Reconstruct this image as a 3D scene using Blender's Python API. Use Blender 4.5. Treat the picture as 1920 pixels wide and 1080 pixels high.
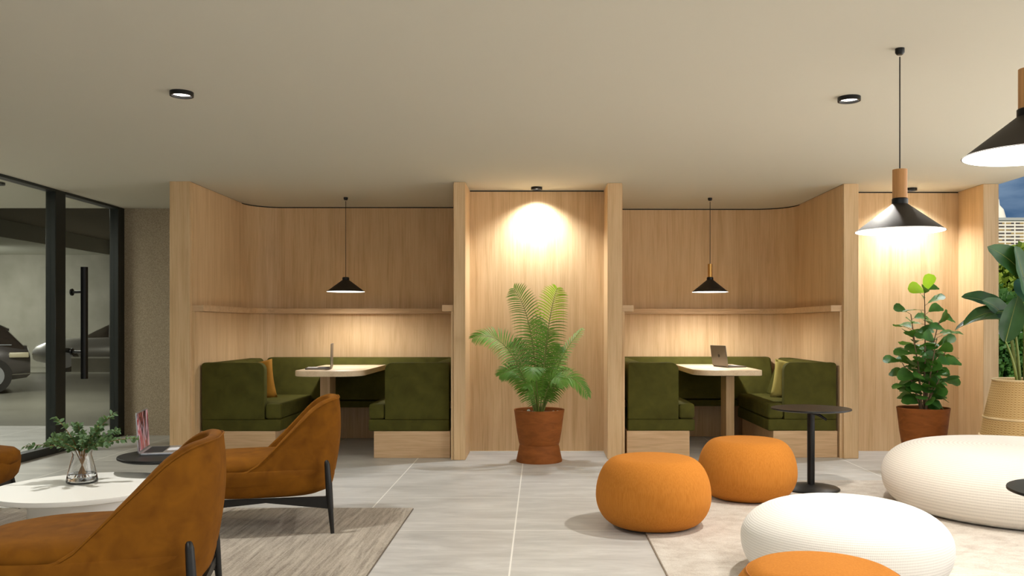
import bpy, bmesh, math, random
from mathutils import Vector, Matrix, Euler
PI = math.pi
S = bpy.context.scene
C = bpy.context.scene.collection
for o in list(bpy.data.objects): bpy.data.objects.remove(o)

# ------------------------------------------------------------------ camera
cd = bpy.data.cameras.new('camera'); cam = bpy.data.objects.new('camera', cd); C.objects.link(cam)
cd.sensor_width = 36.0; cd.lens = 30.0; cd.clip_start = 0.05; cd.clip_end = 3000
cd.shift_x = -52/1920; cd.shift_y = 71/1920
cam.location = (0, 0, 1.255); cam.rotation_euler = (PI/2, 0, 0)
S.camera = cam
S.view_settings.view_transform = 'Standard'; S.view_settings.look = 'None'
S.view_settings.exposure = 0.0; S.view_settings.gamma = 1.0
S.view_settings.use_curve_mapping = False

# ------------------------------------------------------------------ world sky
def srgb(r, g, b):
    f = lambda c: (c/255/12.92) if c/255 <= .04045 else ((c/255+.055)/1.055)**2.4
    return (f(r), f(g), f(b), 1.0)
W = bpy.data.worlds.new('sky'); S.world = W; W.use_nodes = True
nt = W.node_tree; nt.nodes.clear()
wo = nt.nodes.new('ShaderNodeOutputWorld'); bg = nt.nodes.new('ShaderNodeBackground')
tc = nt.nodes.new('ShaderNodeTexCoord'); mp = nt.nodes.new('ShaderNodeMapping')
mp.inputs['Scale'].default_value = (5, 5, 18)
ns = nt.nodes.new('ShaderNodeTexNoise'); ns.inputs['Scale'].default_value = 2.2; ns.inputs['Detail'].default_value = 6
cr = nt.nodes.new('ShaderNodeValToRGB')
cr.color_ramp.elements[0].position = .38; cr.color_ramp.elements[0].color = srgb(58, 98, 140)
cr.color_ramp.elements[1].position = .68; cr.color_ramp.elements[1].color = srgb(128, 155, 185)
nt.links.new(tc.outputs['Generated'], mp.inputs['Vector']); nt.links.new(mp.outputs['Vector'], ns.inputs['Vector'])
nt.links.new(ns.outputs['Fac'], cr.inputs['Fac']); nt.links.new(cr.outputs['Color'], bg.inputs['Color'])
bg.inputs['Strength'].default_value = .78
nt.links.new(bg.outputs['Background'], wo.inputs['Surface'])

# ------------------------------------------------------------------ lights of the place and added fill
def aim(o, d): o.rotation_euler = Vector(d).to_track_quat('-Z', 'Y').to_euler()
def light(name, kind, loc, energy, color=(1, 1, 1), d=(0, 0, -1), **kw):
    l = bpy.data.lights.new(name, kind); l.energy = energy; l.color = color
    for k, v in kw.items(): setattr(l, k, v)
    o = bpy.data.objects.new(name, l); C.objects.link(o); o.location = loc; aim(o, d); return o
WARM = (1.0, .80, .57); NEUT = (1.0, .93, .84)
light('sun', 'SUN', (0, 0, 30), 4.0, (1, .93, .82), (.12, 1, -.75), angle=.01)
# fill lamp added behind the viewer; area lamp as daylight from the open right
light('rear_fill_lamp', 'AREA', (-.2, -3.15, 1.4), 55, (1, .98, .94), (0, 1, 0), shape='RECTANGLE', size=7.5, size_y=2.2)
light('terrace_daylight', 'AREA', (4.9, 3.6, 1.5), 150, (1, .95, .88), (-1, 0, .05), shape='RECTANGLE', size=7.0, size_y=2.2)
# recessed downlights
DL = [(-2.06, 4.91), (1.82, 5.02), (-2.06, 1.3), (1.82, 1.3)]
for x, y in DL:
    light('downlight_lamp', 'SPOT', (x, y, 2.57), 150 if x < 0 else 215, (1, .98, .93) if x < 0 else (1, .95, .87), spot_size=2.5, spot_blend=.7, shadow_soft_size=.06)
for x, y in ((-.03, 8.28), (3.63, 8.34)):
    light('wall_washer_lamp', 'SPOT', (x, y, 2.575), 120, (.94, .98, 1), (0, .08, -1), spot_size=2.2, spot_blend=.9, shadow_soft_size=.03)
# area lamps put into the garage for light, no fittings modelled
light('garage_lamp', 'AREA', (-16.2, 22.5, 3.1), 260, (1, .98, .92), (.1, .5, -1), shape='RECTANGLE', size=1.5, size_y=.4)
light('garage_lamp', 'AREA', (-9.0, 13.0, 3.5), 260, (1, .97, .90), (0, 0, -1), shape='RECTANGLE', size=3, size_y=1.0)
light('garage_lamp', 'AREA', (-7.2, 7.0, 2.55), 150, (1, .97, .88), (0, 0, -1), shape='RECTANGLE', size=1.5, size_y=.6)  # added to brighten the left of the room through the glass

# ------------------------------------------------------------------ materials
MATS = {}
def mat(name, color=(.8, .8, .8, 1), rough=.5, metal=0, spec=.5, sheen=0, trans=0, ior=1.45, emit=None, estr=0, coat=0):
    m = bpy.data.materials.new(name); m.use_nodes = True
    b = m.node_tree.nodes['Principled BSDF']
    b.inputs['Base Color'].default_value = color; b.inputs['Roughness'].default_value = rough
    b.inputs['Metallic'].default_value = metal; b.inputs['Specular IOR Level'].default_value = spec
    b.inputs['Sheen Weight'].default_value = sheen; b.inputs['Transmission Weight'].default_value = trans
    b.inputs['IOR'].default_value = ior; b.inputs['Coat Weight'].default_value = coat
    if emit: b.inputs['Emission Color'].default_value = emit; b.inputs['Emission Strength'].default_value = estr
    MATS[name] = m; return m
def N(m, t, **kw):
    n = m.node_tree.nodes.new(t)
    for k, v in kw.items():
        if k in n.inputs.keys() if hasattr(n.inputs, 'keys') else False: n.inputs[k].default_value = v
        else: setattr(n, k, v)
    return n
def L(m, a, b): m.node_tree.links.new(a, b)
def B(m): return m.node_tree.nodes['Principled BSDF']
def noise(m, scale, mapping=(1, 1, 1), detail=4, rough=.55, dist=0):
    t = N(m, 'ShaderNodeTexCoord'); p = N(m, 'ShaderNodeMapping'); p.inputs['Scale'].default_value = mapping
    n = N(m, 'ShaderNodeTexNoise'); n.inputs['Scale'].default_value = scale; n.inputs['Detail'].default_value = detail
    n.inputs['Roughness'].default_value = rough; n.inputs['Distortion'].default_value = dist
    L(m, t.outputs['Object'], p.inputs['Vector']); L(m, p.outputs['Vector'], n.inputs['Vector'])
    return n.outputs['Fac']
def ramp(m, fac, stops):
    r = N(m, 'ShaderNodeValToRGB'); e = r.color_ramp.elements
    while len(e) < len(stops): e.new(.5)
    for i, (p, c) in enumerate(stops): e[i].position = p; e[i].color = c
    L(m, fac, r.inputs['Fac']); return r.outputs['Color']
def mixc(m, fac, a, b, mode='MIX'):
    x = N(m, 'ShaderNodeMix', data_type='RGBA', blend_type=mode)
    if isinstance(fac, float): x.inputs[0].default_value = fac
    else: L(m, fac, x.inputs[0])
    for s, v in ((6, a), (7, b)):
        if isinstance(v, tuple): x.inputs[s].default_value = v
        else: L(m, v, x.inputs[s])
    return x.outputs[2]
def math_(m, op, a, b=None, c=None):
    x = N(m, 'ShaderNodeMath', operation=op)
    for i, v in enumerate((a, b, c)):
        if v is None: continue
        if isinstance(v, (int, float)): x.inputs[i].default_value = v
        else: L(m, v, x.inputs[i])
    return x.outputs[0]
def bump(m, h, strength=.3, dist=.01):
    b = N(m, 'ShaderNodeBump'); b.inputs['Strength'].default_value = strength; b.inputs['Distance'].default_value = dist
    L(m, h, b.inputs['Height']); L(m, b.outputs['Normal'], B(m).inputs['Normal'])
def colored(name, fac_fn, stops, **kw):
    m = mat(name, **kw); L(m, ramp(m, fac_fn(m), stops), B(m).inputs['Base Color']); return m

def wood(name, axis='z', c0=(190, 153, 109), c1=(217, 184, 140), c2=(230, 201, 160), strips=True):
    m = mat(name, rough=.48, spec=.35)
    mp1 = {'z': (1, 1, .018), 'x': (.025, 1, 1), 'y': (1, .025, 1)}[axis]
    f1 = noise(m, 130, mp1, 6, .6)
    mp2 = {'z': (1, 1, .10), 'x': (.13, 1, 1), 'y': (1, .13, 1)}[axis]
    f2 = noise(m, 13, mp2, 5, .6, .5)
    f = math_(m, 'ADD', math_(m, 'MULTIPLY', f1, .55), math_(m, 'MULTIPLY', f2, .45))
    if strips:
        t = N(m, 'ShaderNodeTexCoord'); s = N(m, 'ShaderNodeSeparateXYZ'); L(m, t.outputs['Object'], s.inputs[0])
        k = math_(m, 'FLOOR', math_(m, 'MULTIPLY', math_(m, 'ADD', s.outputs['X'], s.outputs['Y']), 15.0))
        w = N(m, 'ShaderNodeTexWhiteNoise', noise_dimensions='1D'); L(m, k, w.inputs['W'])
        f = math_(m, 'ADD', math_(m, 'MULTIPLY', f, .93), math_(m, 'MULTIPLY', w.outputs['Value'], .07))
    L(m, ramp(m, f, [(.28, srgb(*c0)), (.5, srgb(*c1)), (.72, srgb(*c2))]), B(m).inputs['Base Color'])
    bump(m, f1, .08, .002); return m
OAK = wood('oak_vertical')
OAKX = wood('oak_horizontal', 'x', (180, 146, 108), (210, 176, 136), (226, 196, 158), False)
OAKY = wood('oak_depth', 'y', (206, 180, 144), (230, 206, 172), (242, 222, 192), False)
OAKL = wood('oak_lamp', 'z', (170, 120, 72), (198, 146, 92), (214, 164, 110), False)

PLASTER = mat('ceiling_plaster', srgb(208, 204, 189), .9, spec=.2)
n_ = noise(PLASTER, 300); bump(PLASTER, n_, .03, .002)
TAUPE = colored('taupe_wall', lambda m: noise(m, 90, (1, 1, 1), 4), [(.35, srgb(152, 139, 119)), (.65, srgb(188, 173, 150))], rough=.9, spec=.2)
bump(TAUPE, noise(TAUPE, 160), .25, .004)
CONC = colored('garage_concrete', lambda m: noise(m, 1.5), [(.3, srgb(128, 126, 112)), (.7, srgb(146, 143, 130))], rough=.8)
CONCD = mat('garage_ceiling_paint', srgb(122, 114, 100), .9)
CONCL = mat('garage_beam_paint', srgb(196, 196, 184), .85)
GFLOOR = colored('garage_floor_paint', lambda m: noise(m, .8), [(.3, srgb(112, 110, 98)), (.7, srgb(128, 126, 114))], rough=.35)
WHITEP = mat('white_road_paint', srgb(215, 213, 200), .6)

# tiles
TILE = mat('floor_tile', rough=.42, spec=.4)
def build_tile(m):
    a = noise(m, 1.6, (.7, 2.4, 1), 6, .65, 1.2); b = noise(m, 9, (.35, 1.6, 1), 6, .65, .8)
    f = math_(m, 'ADD', math_(m, 'MULTIPLY', a, .55), math_(m, 'MULTIPLY', b, .45))
    base = ramp(m, f, [(.32, srgb(168, 166, 162)), (.5, srgb(190, 188, 184)), (.68, srgb(210, 208, 204))])
    t = N(m, 'ShaderNodeTexCoord'); s = N(m, 'ShaderNodeSeparateXYZ'); L(m, t.outputs['Object'], s.inputs[0])
    def line(o, off, w):
        fr = math_(m, 'FRACT', math_(m, 'ADD', o, off)); d = math_(m, 'ABSOLUTE', math_(m, 'SUBTRACT', fr, .5))
        return math_(m, 'GREATER_THAN', d, .5 - w)
    lx = line(s.outputs['X'], 10.154, .0045); ly = line(s.outputs['Y'], 9.764, .0038)
    L(m, mixc(m, math_(m, 'MAXIMUM', lx, math_(m, 'MULTIPLY', ly, .8)), base, srgb(236, 234, 228)), B(m).inputs['Base Color'])
    L(m, ramp(m, f, [(.3, (.34, .34, .34, 1)), (.7, (.5, .5, .5, 1))]), B(m).inputs['Roughness'])
build_tile(TILE)

def velvet(name, c0, c1, sheen=.5, scale=7):
    m = mat(name, rough=.85, spec=.15, sheen=sheen)
    B(m).inputs['Sheen Roughness'].default_value = .4
    f = noise(m, scale, (1, 1, 1), 4, .5, .5)
    L(m, ramp(m, f, [(.22, srgb(*c0)), (.8, srgb(*c1))]), B(m).inputs['Base Color'])
    L(m, srgbv(m, c1), B(m).inputs['Sheen Tint'])
    bump(m, noise(m, 500, detail=2), .12, .001); return m
def srgbv(m, c):
    r = N(m, 'ShaderNodeRGB'); r.outputs[0].default_value = srgb(*c); return r.outputs[0]
OLIVE = velvet('olive_velvet', (68, 65, 27), (90, 88, 38), .35)
RUST = velvet('rust_velvet', (102, 60, 10), (134, 84, 18), .35, 11)
OCHRE = velvet('ochre_linen', (150, 104, 34), (172, 122, 46), .3)
PALEG = velvet('pale_olive_linen', (168, 156, 84), (188, 176, 104), .3)
ORANGE = mat('orange_wool', rough=.9, spec=.1, sheen=.2); B(ORANGE).inputs['Sheen Tint'].default_value = srgb(232, 160, 90)
L(ORANGE, ramp(ORANGE, noise(ORANGE, 130, (1, 1, .12), 4), [(.2, srgb(172, 106, 38)), (.8, srgb(194, 126, 52))]), B(ORANGE).inputs['Base Color'])
bump(ORANGE, noise(ORANGE, 260, (1, 1, .2), 3), .3, .002)
SEAMO = mat('orange_seam', srgb(176, 108, 46), .9)
def knit(name, c0, c1, kz=90, ka=1):
    m = mat(name, rough=.95, spec=.1, sheen=.2)
    t = N(m, 'ShaderNodeTexCoord'); s = N(m, 'ShaderNodeSeparateXYZ'); L(m, t.outputs['Object'], s.inputs[0])
    rr = math_(m, 'SQRT', math_(m, 'ADD', math_(m, 'MULTIPLY', s.outputs['X'], s.outputs['X']), math_(m, 'MULTIPLY', s.outputs['Y'], s.outputs['Y'])))
    w1 = math_(m, 'SINE', math_(m, 'MULTIPLY', math_(m, 'SUBTRACT', s.outputs['Z'], math_(m, 'MULTIPLY', rr, .55)), kz*2*PI))
    an = math_(m, 'ARCTAN2', s.outputs['Y'], s.outputs['X'])
    w2 = math_(m, 'SINE', math_(m, 'MULTIPLY', an, ka))
    h = math_(m, 'ADD', w1, math_(m, 'MULTIPLY', w2, .7))
    hn = math_(m, 'MULTIPLY_ADD', h, .25, .5)
    L(m, ramp(m, hn, [(.1, srgb(*c0)), (.6, srgb(*c1))]), B(m).inputs['Base Color'])
    bump(m, hn, .35, .003); return m
KNIT = knit('cream_knit', (216, 213, 206), (234, 231, 224), 78, 380)
WEAVE = knit('cream_weave', (208, 202, 192), (230, 224, 214), 60, 620)
BLACK = mat('black_metal', srgb(26, 26, 25), .4, metal=.3)
FRAME = mat('black_frame_metal', srgb(48, 51, 49), .36, metal=.4)
BLACKW = mat('black_lacquered_wood', srgb(22, 21, 19), .45)
SHADE = mat('lamp_shade_black', srgb(52, 46, 40), .6, metal=0, spec=.3)
SHADEIN = mat('lamp_shade_white', srgb(250, 244, 232), .6, emit=(1, .95, .88, 1), estr=3.0)
BULB = mat('bulb_glow', (1, 1, 1, 1), .5, emit=(1, .86, .68, 1), estr=18)
LENS = mat('downlight_lens', (1, 1, 1, 1), .5, emit=(1, .93, .84, 1), estr=9)
BRASS = mat('brushed_brass', srgb(206, 158, 88), .35, metal=.9)
TERRA = colored('terracotta', lambda m: noise(m, 6, (1, 1, 3), 5, .6, .8), [(.3, srgb(120, 66, 22)), (.7, srgb(150, 86, 34))], rough=.7, spec=.3)
SOIL = colored('potting_soil', lambda m: noise(m, 60), [(.3, srgb(40, 28, 18)), (.7, srgb(82, 60, 40))], rough=1)
bump(SOIL, noise(SOIL, 80), 1, .02)
WHITE = mat('white_lacquer', srgb(240, 238, 232), .4)
GREYP = mat('aluminium', srgb(178, 178, 180), .35, metal=.8)
DGREY = mat('dark_aluminium', srgb(120, 112, 104), .4, metal=.6)
KEYS = mat('black_keys', srgb(26, 26, 28), .6)
KEYG = mat('pad_grey', srgb(205, 205, 208), .5)
GLASS = mat('clear_glass', (1, 1, 1, 1), 0, trans=1, ior=1.45)
WATER = mat('water', (.97, .99, 1, 1), 0, trans=1, ior=1.33)
def pane_mat():
    m = bpy.data.materials.new('window_glass'); m.use_nodes = True; nt = m.node_tree; nt.nodes.clear()
    o = nt.nodes.new('ShaderNodeOutputMaterial'); mx = nt.nodes.new('ShaderNodeMixShader'); tr = nt.nodes.new('ShaderNodeBsdfTransparent')
    gl = nt.nodes.new('ShaderNodeBsdfGlossy'); fr = nt.nodes.new('ShaderNodeMath'); fr.operation = 'MULTIPLY_ADD'; lw = nt.nodes.new('ShaderNodeLayerWeight'); lw.inputs[0].default_value = .25; nt.links.new(lw.outputs['Facing'], fr.inputs[0]); fr.inputs[1].default_value = .12; fr.inputs[2].default_value = .02
    tr.inputs[0].default_value = (.90, .92, .90, 1); gl.inputs[1].default_value = .02
    nt.links.new(fr.outputs[0], mx.inputs[0]); nt.links.new(tr.outputs[0], mx.inputs[1]); nt.links.new(gl.outputs[0], mx.inputs[2])
    nt.links.new(mx.outputs[0], o.inputs[0]); return m
PANE = pane_mat()
def leafmat(name, c0, c1, rough=.45, sc=8, tl=.25):
    m = mat(name, rough=rough, spec=.4)
    L(m, ramp(m, noise(m, sc), [(.3, srgb(*c0)), (.7, srgb(*c1))]), B(m).inputs['Base Color'])
    nt = m.node_tree; out = nt.nodes['Material Output']; t = nt.nodes.new('ShaderNodeBsdfTranslucent')
    t.inputs[0].default_value = srgb(min(255, c1[0]+50), min(255, c1[1]+60), c1[2]); mx = nt.nodes.new('ShaderNodeMixShader'); mx.inputs[0].default_value = tl
    nt.links.new(B(m).outputs[0], mx.inputs[1]); nt.links.new(t.outputs[0], mx.inputs[2]); nt.links.new(mx.outputs[0], out.inputs[0])
    return m
PALM = leafmat('palm_leaf', (66, 112, 42), (116, 158, 62), .5, 3, .10)
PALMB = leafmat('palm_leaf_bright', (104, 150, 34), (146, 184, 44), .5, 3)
EUC = leafmat('eucalyptus_leaf', (52, 82, 50), (104, 130, 92), .6, 14, .15)
FIG = leafmat('fig_leaf', (28, 72, 26), (76, 128, 50), .5, 6, .12)
FIGB = leafmat('fig_leaf_bright', (110, 156, 30), (140, 184, 44), .4, 6, .3)
STR = leafmat('paddle_leaf', (17, 48, 24), (48, 90, 42), .36, 4, .08)
STEMG = mat('green_stem', srgb(112, 124, 56), .5)
STEMB = mat('brown_stem', srgb(140, 100, 50), .7)
BARK = mat('grey_brown_bark', srgb(120, 98, 76), .85)
WICK = mat('wicker', rough=.75, spec=.25)
def build_wick(m):
    t = N(m, 'ShaderNodeTexCoord'); s = N(m, 'ShaderNodeSeparateXYZ'); L(m, t.outputs['Object'], s.inputs[0])
    an = math_(m, 'ARCTAN2', s.outputs['Y'], s.outputs['X'])
    a = math_(m, 'SINE', math_(m, 'MULTIPLY', an, 64.0)); z = math_(m, 'SINE', math_(m, 'MULTIPLY', s.outputs['Z'], 330.0))
    h = math_(m, 'MULTIPLY_ADD', math_(m, 'ADD', math_(m, 'MULTIPLY', a, z), math_(m, 'MULTIPLY', z, .6)), .3, .5)
    L(m, ramp(m, h, [(.0, srgb(160, 122, 70)), (.7, srgb(208, 176, 122))]), B(m).inputs['Base Color']); bump(m, h, .6, .005)
build_wick(WICK)
WICKL = mat('pale_rattan', srgb(222, 196, 150), .6)
def rugmat(name, c0, c1, c2, streak=(1, 9, 1)):
    m = mat(name, rough=1, spec=.05, sheen=.15)
    a = noise(m, 5, streak, 6, .7, .4); b = noise(m, 120, (1, 1.6, 1), 3, .7)
    f = math_(m, 'ADD', math_(m, 'MULTIPLY', a, .62), math_(m, 'MULTIPLY', b, .38))
    L(m, ramp(m, f, [(.34, srgb(*c0)), (.5, srgb(*c1)), (.64, srgb(*c2))]), B(m).inputs['Base Color'])
    bump(m, b, .8, .008); return m
RUG1 = rugmat('grey_beige_rug', (112, 100, 86), (176, 165, 150), (206, 197, 182), (7, .45, 1))
def rug1():
    m = RUG1
RUG2 = rugmat('pale_mottled_rug', (186, 172, 158), (214, 204, 192), (230, 223, 213), (1.4, 2.0, 1))

# ------------------------------------------------------------------ mesh helpers
class MB:
    def __init__(s): s.v = []; s.f = []
    def add(s, vs, fs):
        n = len(s.v); s.v += [Vector(v) for v in vs]; s.f += [tuple(i+n for i in f) for f in fs]; return s
    def box(s, x0, x1, y0, y1, z0, z1, r=0, seg=3):
        if r <= 0:
            return s.add([(x0, y0, z0), (x1, y0, z0), (x1, y1, z0), (x0, y1, z0), (x0, y0, z1), (x1, y0, z1), (x1, y1, z1), (x0, y1, z1)],
                         [(0, 3, 2, 1), (4, 5, 6, 7), (0, 1, 5, 4), (1, 2, 6, 5), (2, 3, 7, 6), (3, 0, 4, 7)])
        b = MB().box(x0, x1, y0, y1, z0, z1); return s.addbev(b, r, seg)
    def addbev(s, b, r, seg=3):
        bm = bmesh.new(); vs = [bm.verts.new(v) for v in b.v]
        for f in b.f: bm.faces.new([vs[i] for i in f])
        bmesh.ops.recalc_face_normals(bm, faces=bm.faces)
        ed = [e for e in bm.edges if len(e.link_faces) == 2 and e.calc_face_angle(0) > .35]
        bmesh.ops.bevel(bm, geom=ed, offset=r, segments=seg, profile=.5, affect='EDGES', clamp_overlap=True)
        bm.verts.index_update(); s.add([v.co.copy() for v in bm.verts], [[v.index for v in f.verts] for f in bm.faces]); bm.free(); return s
    def prism(s, pts, z0, z1, r=0, seg=3):
        n = len(pts); b = MB(); b.add([(x, y, z0) for x, y in pts]+[(x, y, z1) for x, y in pts],
              [tuple(reversed(range(n))), tuple(range(n, 2*n))]+[(i, (i+1) % n, (i+1) % n+n, i+n) for i in range(n)])
        return s.addbev(b, r, seg) if r else s.add(b.v, b.f)
    def ribbon(s, path, t0, t1, z0, z1):
        """wall following a path; t0, t1 = offsets from the path (positive = left of travel)"""
        a = offset(path, t0); b = offset(path, t1); n = len(path); vs = []
        for (p, q) in zip(a, b): vs += [(p[0], p[1], z0), (q[0], q[1], z0), (q[0], q[1], z1), (p[0], p[1], z1)]
        fs = []
        for i in range(n-1):
            k = 4*i
            for j in range(4): fs.append((k+j, k+(j+1) % 4, k+4+(j+1) % 4, k+4+j))
        fs += [(3, 2, 1, 0), (4*n-4, 4*n-3, 4*n-2, 4*n-1)]
        return s.add(vs, fs)
    def lathe(s, prof, seg=48, c=(0, 0, 0), sx=1, sy=1, cap=True):
        n = len(prof); vs = []; fs = []
        for i in range(seg):
            a = 2*PI*i/seg
            for r, z in prof: vs.append((c[0]+r*math.cos(a)*sx, c[1]+r*math.sin(a)*sy, c[2]+z))
        for i in range(seg):
            j = (i+1) % seg
            for k in range(n-1): fs.append((i*n+k, j*n+k, j*n+k+1, i*n+k+1))
        if cap:
            if prof[0][0] > 1e-6: fs.append(tuple(reversed([i*n for i in range(seg)])))
            if prof[-1][0] > 1e-6: fs.append(tuple(i*n+n-1 for i in range(seg)))
        return s.add(vs, fs)
    def tube(s, pts, rad, seg=8):
        pts = [Vector(p) for p in pts]; n = len(pts); rad = rad if isinstance(rad, (list, tuple)) else [rad]*n
        vs = []; fs = []; prev = None
        for i, p in enumerate(pts):
            d = (pts[min(i+1, n-1)]-pts[max(i-1, 0)]).normalized()
            u = prev if prev else (Vector((0, 0, 1)) if abs(d.z) < .9 else Vector((1, 0, 0)))
            u = (u-d*u.dot(d)).normalized(); w = d.cross(u); prev = u
            for k in range(seg):
                a = 2*PI*k/seg; vs.append(p+(u*math.cos(a)+w*math.sin(a))*rad[i])
        for i in range(n-1):
            for k in range(seg): fs.append((i*seg+k, i*seg+(k+1) % seg, (i+1)*seg+(k+1) % seg, (i+1)*seg+k))
        fs.append(tuple(reversed(range(seg)))); fs.append(tuple(range((n-1)*seg, n*seg))); return s.add(vs, fs)
    def cyl(s, x, y, z0, z1, r, seg=32): return s.lathe([(r, z0), (r, z1)], seg, (x, y, 0))
    def strip(s, rows):
        n = len(rows[0]); vs = [p for r in rows for p in r]
        return s.add(vs, [(i*n+j, i*n+j+1, (i+1)*n+j+1, (i+1)*n+j) for i in range(len(rows)-1) for j in range(n-1)])
    def leaf(s, o, d, nrm, Ln, Wd, prof, droop=.3, fold=.25, nseg=6, ripple=0):
        o = Vector(o); d = Vector(d).normalized(); nrm = Vector(nrm); nrm = (nrm-d*nrm.dot(d))
        if nrm.length < 1e-4: nrm = d.orthogonal()
        nrm.normalize(); side = d.cross(nrm); rows = []; p = o.copy(); dd = d.copy()
        for i in range(nseg+1):
            t = i/nseg; w = prof(t)*Wd; nn = side.cross(dd).normalized()
            rp = math.sin(t*17)*ripple*w
            rows.append([p-side*w+nn*(abs(w)*fold+rp), p-side*w*.5+nn*abs(w)*fold*.35, p.copy(), p+side*w*.5+nn*abs(w)*fold*.35, p+side*w+nn*(abs(w)*fold-rp)])
            dd = (dd-Vector((0, 0, 1))*droop/nseg).normalized() if True else dd; p = p+dd*(Ln/nseg)
        return s.strip(rows)
    def build(s, name, m, parent=None, loc=None, smooth=True, angle=40):
        off = Vector((0, 0, 0)); p = parent
        while p: off += p.location; p = p.parent
        if loc is not None: off = Vector(loc)
        me = bpy.data.meshes.new(name); me.from_pydata([tuple(v-off) for v in s.v], [], s.f); me.validate(); me.update()
        bm = bmesh.new(); bm.from_mesh(me); bmesh.ops.recalc_face_normals(bm, faces=bm.faces); bm.to_mesh(me); bm.free()
        if smooth:
            me.shade_smooth(); me.set_sharp_from_angle(angle=math.radians(angle))
        me.materials.append(m); o = bpy.data.objects.new(name, me); C.objects.link(o)
        if parent: o.parent = parent
        elif loc is not None: o.location = loc
        return o
def offset(path, t):
    n = len(path); out = []
    for i in range(n):
        ns = []
        for a, b in ((i-1, i), (i, i+1)):
            if a < 0 or b >= n: continue
            d = Vector((path[b][0]-path[a][0], path[b][1]-path[a][1])).normalized(); ns.append(Vector((-d.y, d.x)))
        m_ = ns[0] if len(ns) == 1 else (ns[0]+ns[1]).normalized()
        k = 1/max(.4, m_.dot(ns[0])); out.append((path[i][0]+m_.x*t*k, path[i][1]+m_.y*t*k))
    return out
def arc(cx, cy, r, a0, a1, n=8): return [(cx+r*math.cos(math.radians(a0+(a1-a0)*i/n)), cy+r*math.sin(math.radians(a0+(a1-a0)*i/n))) for i in range(n+1)]
def rpoly(x0, x1, y0, y1, r00, r10, r11, r01, n=6):
    """rectangle with its own corner radii (x0y0, x1y0, x1y1, x0y1), counter-clockwise"""
    p = []
    for (cx, cy, r, a) in ((x0+r00, y0+r00, r00, 180), (x1-r10, y0+r10, r10, 270), (x1-r11, y1-r11, r11, 0), (x0+r01, y1-r01, r01, 90)):
        p += arc(cx, cy, r, a, a+90, n) if r > 0 else [(cx, cy)]
    return p
def tag(o, label=None, cat=None, group=None, kind=None):
    if label: o['label'] = label
    if cat: o['category'] = cat
    if group: o['group'] = group
    if kind: o['kind'] = kind
    return o
def thing(name, label, cat, loc=(0, 0, 0), rz=0, group=None):
    o = bpy.data.objects.new(name, None); C.objects.link(o); o.location = loc; o.rotation_euler = (0, 0, rz); o.empty_display_size = .1
    return tag(o, label, cat, group)
def struct(name, mb, m, label=None, **kw):
    o = mb.build(name, m, **kw); o['kind'] = 'structure'
    if label: o['label'] = label
    return o
def copy_tree(o, parent=None):
    c = o.copy(); C.objects.link(c); c.parent = parent
    for ch in o.children: copy_tree(ch, c)
    return c

# ------------------------------------------------------------------ room shell
H = 2.6
struct('floor', MB().box(-4.86, 4.36, -3, 9.9, -.06, 0), TILE, 'large pale grey stone tiles with light joints', smooth=False)
struct('ceiling', MB().box(-4.86, 4.36, -3, 9.9, H, H+.2), PLASTER, 'plain beige plastered ceiling', smooth=False)
struct('wall_left', MB().box(-4.8, -3.35, 9.78, 9.95, 0, H), TAUPE, 'taupe textured wall beside the glass door', smooth=False)
# unseen rear wall, its wide opening added for the fill lamp
struct('wall_rear', MB().box(-4.86, -4.2, -3.1, -3.0, 0, H).box(3.9, 4.36, -3.1, -3, 0, H).box(-4.2, 3.9, -3.1, -3, 2.45, H).box(-4.2, 3.9, -3.1, -3, 0, .2), PLASTER, smooth=False)

# booth walls (path travels so that the room lies on its right)
P1 = [(-3.25, 7.98), (-3.25, 9.31)]+arc(-2.90, 9.31, .35, 180, 90)[1:]+[(-.96, 9.66)]+arc(-.96, 9.51, .15, 90, 0, 5)[1:]+[(-.81, 8.0)]
P2 = [(.78, 8.05), (.78, 9.66)]+arc(.93, 9.66, .15, 180, 90, 5)[1:]+[(2.50, 9.81)]+arc(2.50, 9.43, .37, 90, 0)[1:]+[(2.87, 8.1)]
for nm, P, lab, zz in (('wall_booth_left', P1, 'curved oak veneer wall of the left booth', 0), ('wall_booth_right', P2, 'curved oak veneer wall of the right booth', 0)):
    w = struct(nm, MB().ribbon(P, 0, .05, 0, 2.588), OAK, lab)
    MB().ribbon(P, .006, .05, 2.588, H).build('shadow_gap', BLACK, w)
    MB().ribbon(P, -.022, -.001, 0, 1.39).build('lower_panel', OAK, w)
def shelf(P, label):
    tag(MB().ribbon(P, -.105, -.001, 1.392, 1.45).build('wall_shelf', OAKX), label, 'shelf')
shelf(P1, 'narrow oak ledge running around the left booth above the bench')
shelf(P2, 'narrow oak ledge running around the right booth above the bench')
# piers
def pier(n, x0, x1, y0, lab, y1=9.6):
    struct('trim_%d' % n, MB().box(x0, x1, y0, y1, 0, H, .003, 1), OAK, lab)
pier(1, -3.445, -3.255, 7.94, 'oak clad pier between taupe wall and left booth', 9.7)
pier(2, -.805, -.695, 7.98, 'oak clad pier between left booth and palm niche')
pier(3, .637, .775, 8.03, 'oak clad pier between palm niche and right booth')
pier(4, 2.875, 3.016, 8.07, 'oak clad pier between right booth and fig niche')
pier(5, 4.2, 4.347, 8.08, 'oak clad pier at the right end by the terrace', 9.0)
w = struct('wall_niche', MB().box(-.695, .637, 8.48, 8.53, 0, 2.588), OAK, 'oak veneer wall behind the potted palm', smooth=False)
MB().box(-.695, .637, 8.486, 8.53, 2.588, H).build('shadow_gap', BLACK, w)
w = struct('wall_right', MB().box(3.016, 4.2, 8.56, 8.61, 0, 2.588), OAK, 'oak veneer wall behind the potted fig', smooth=False)
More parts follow.
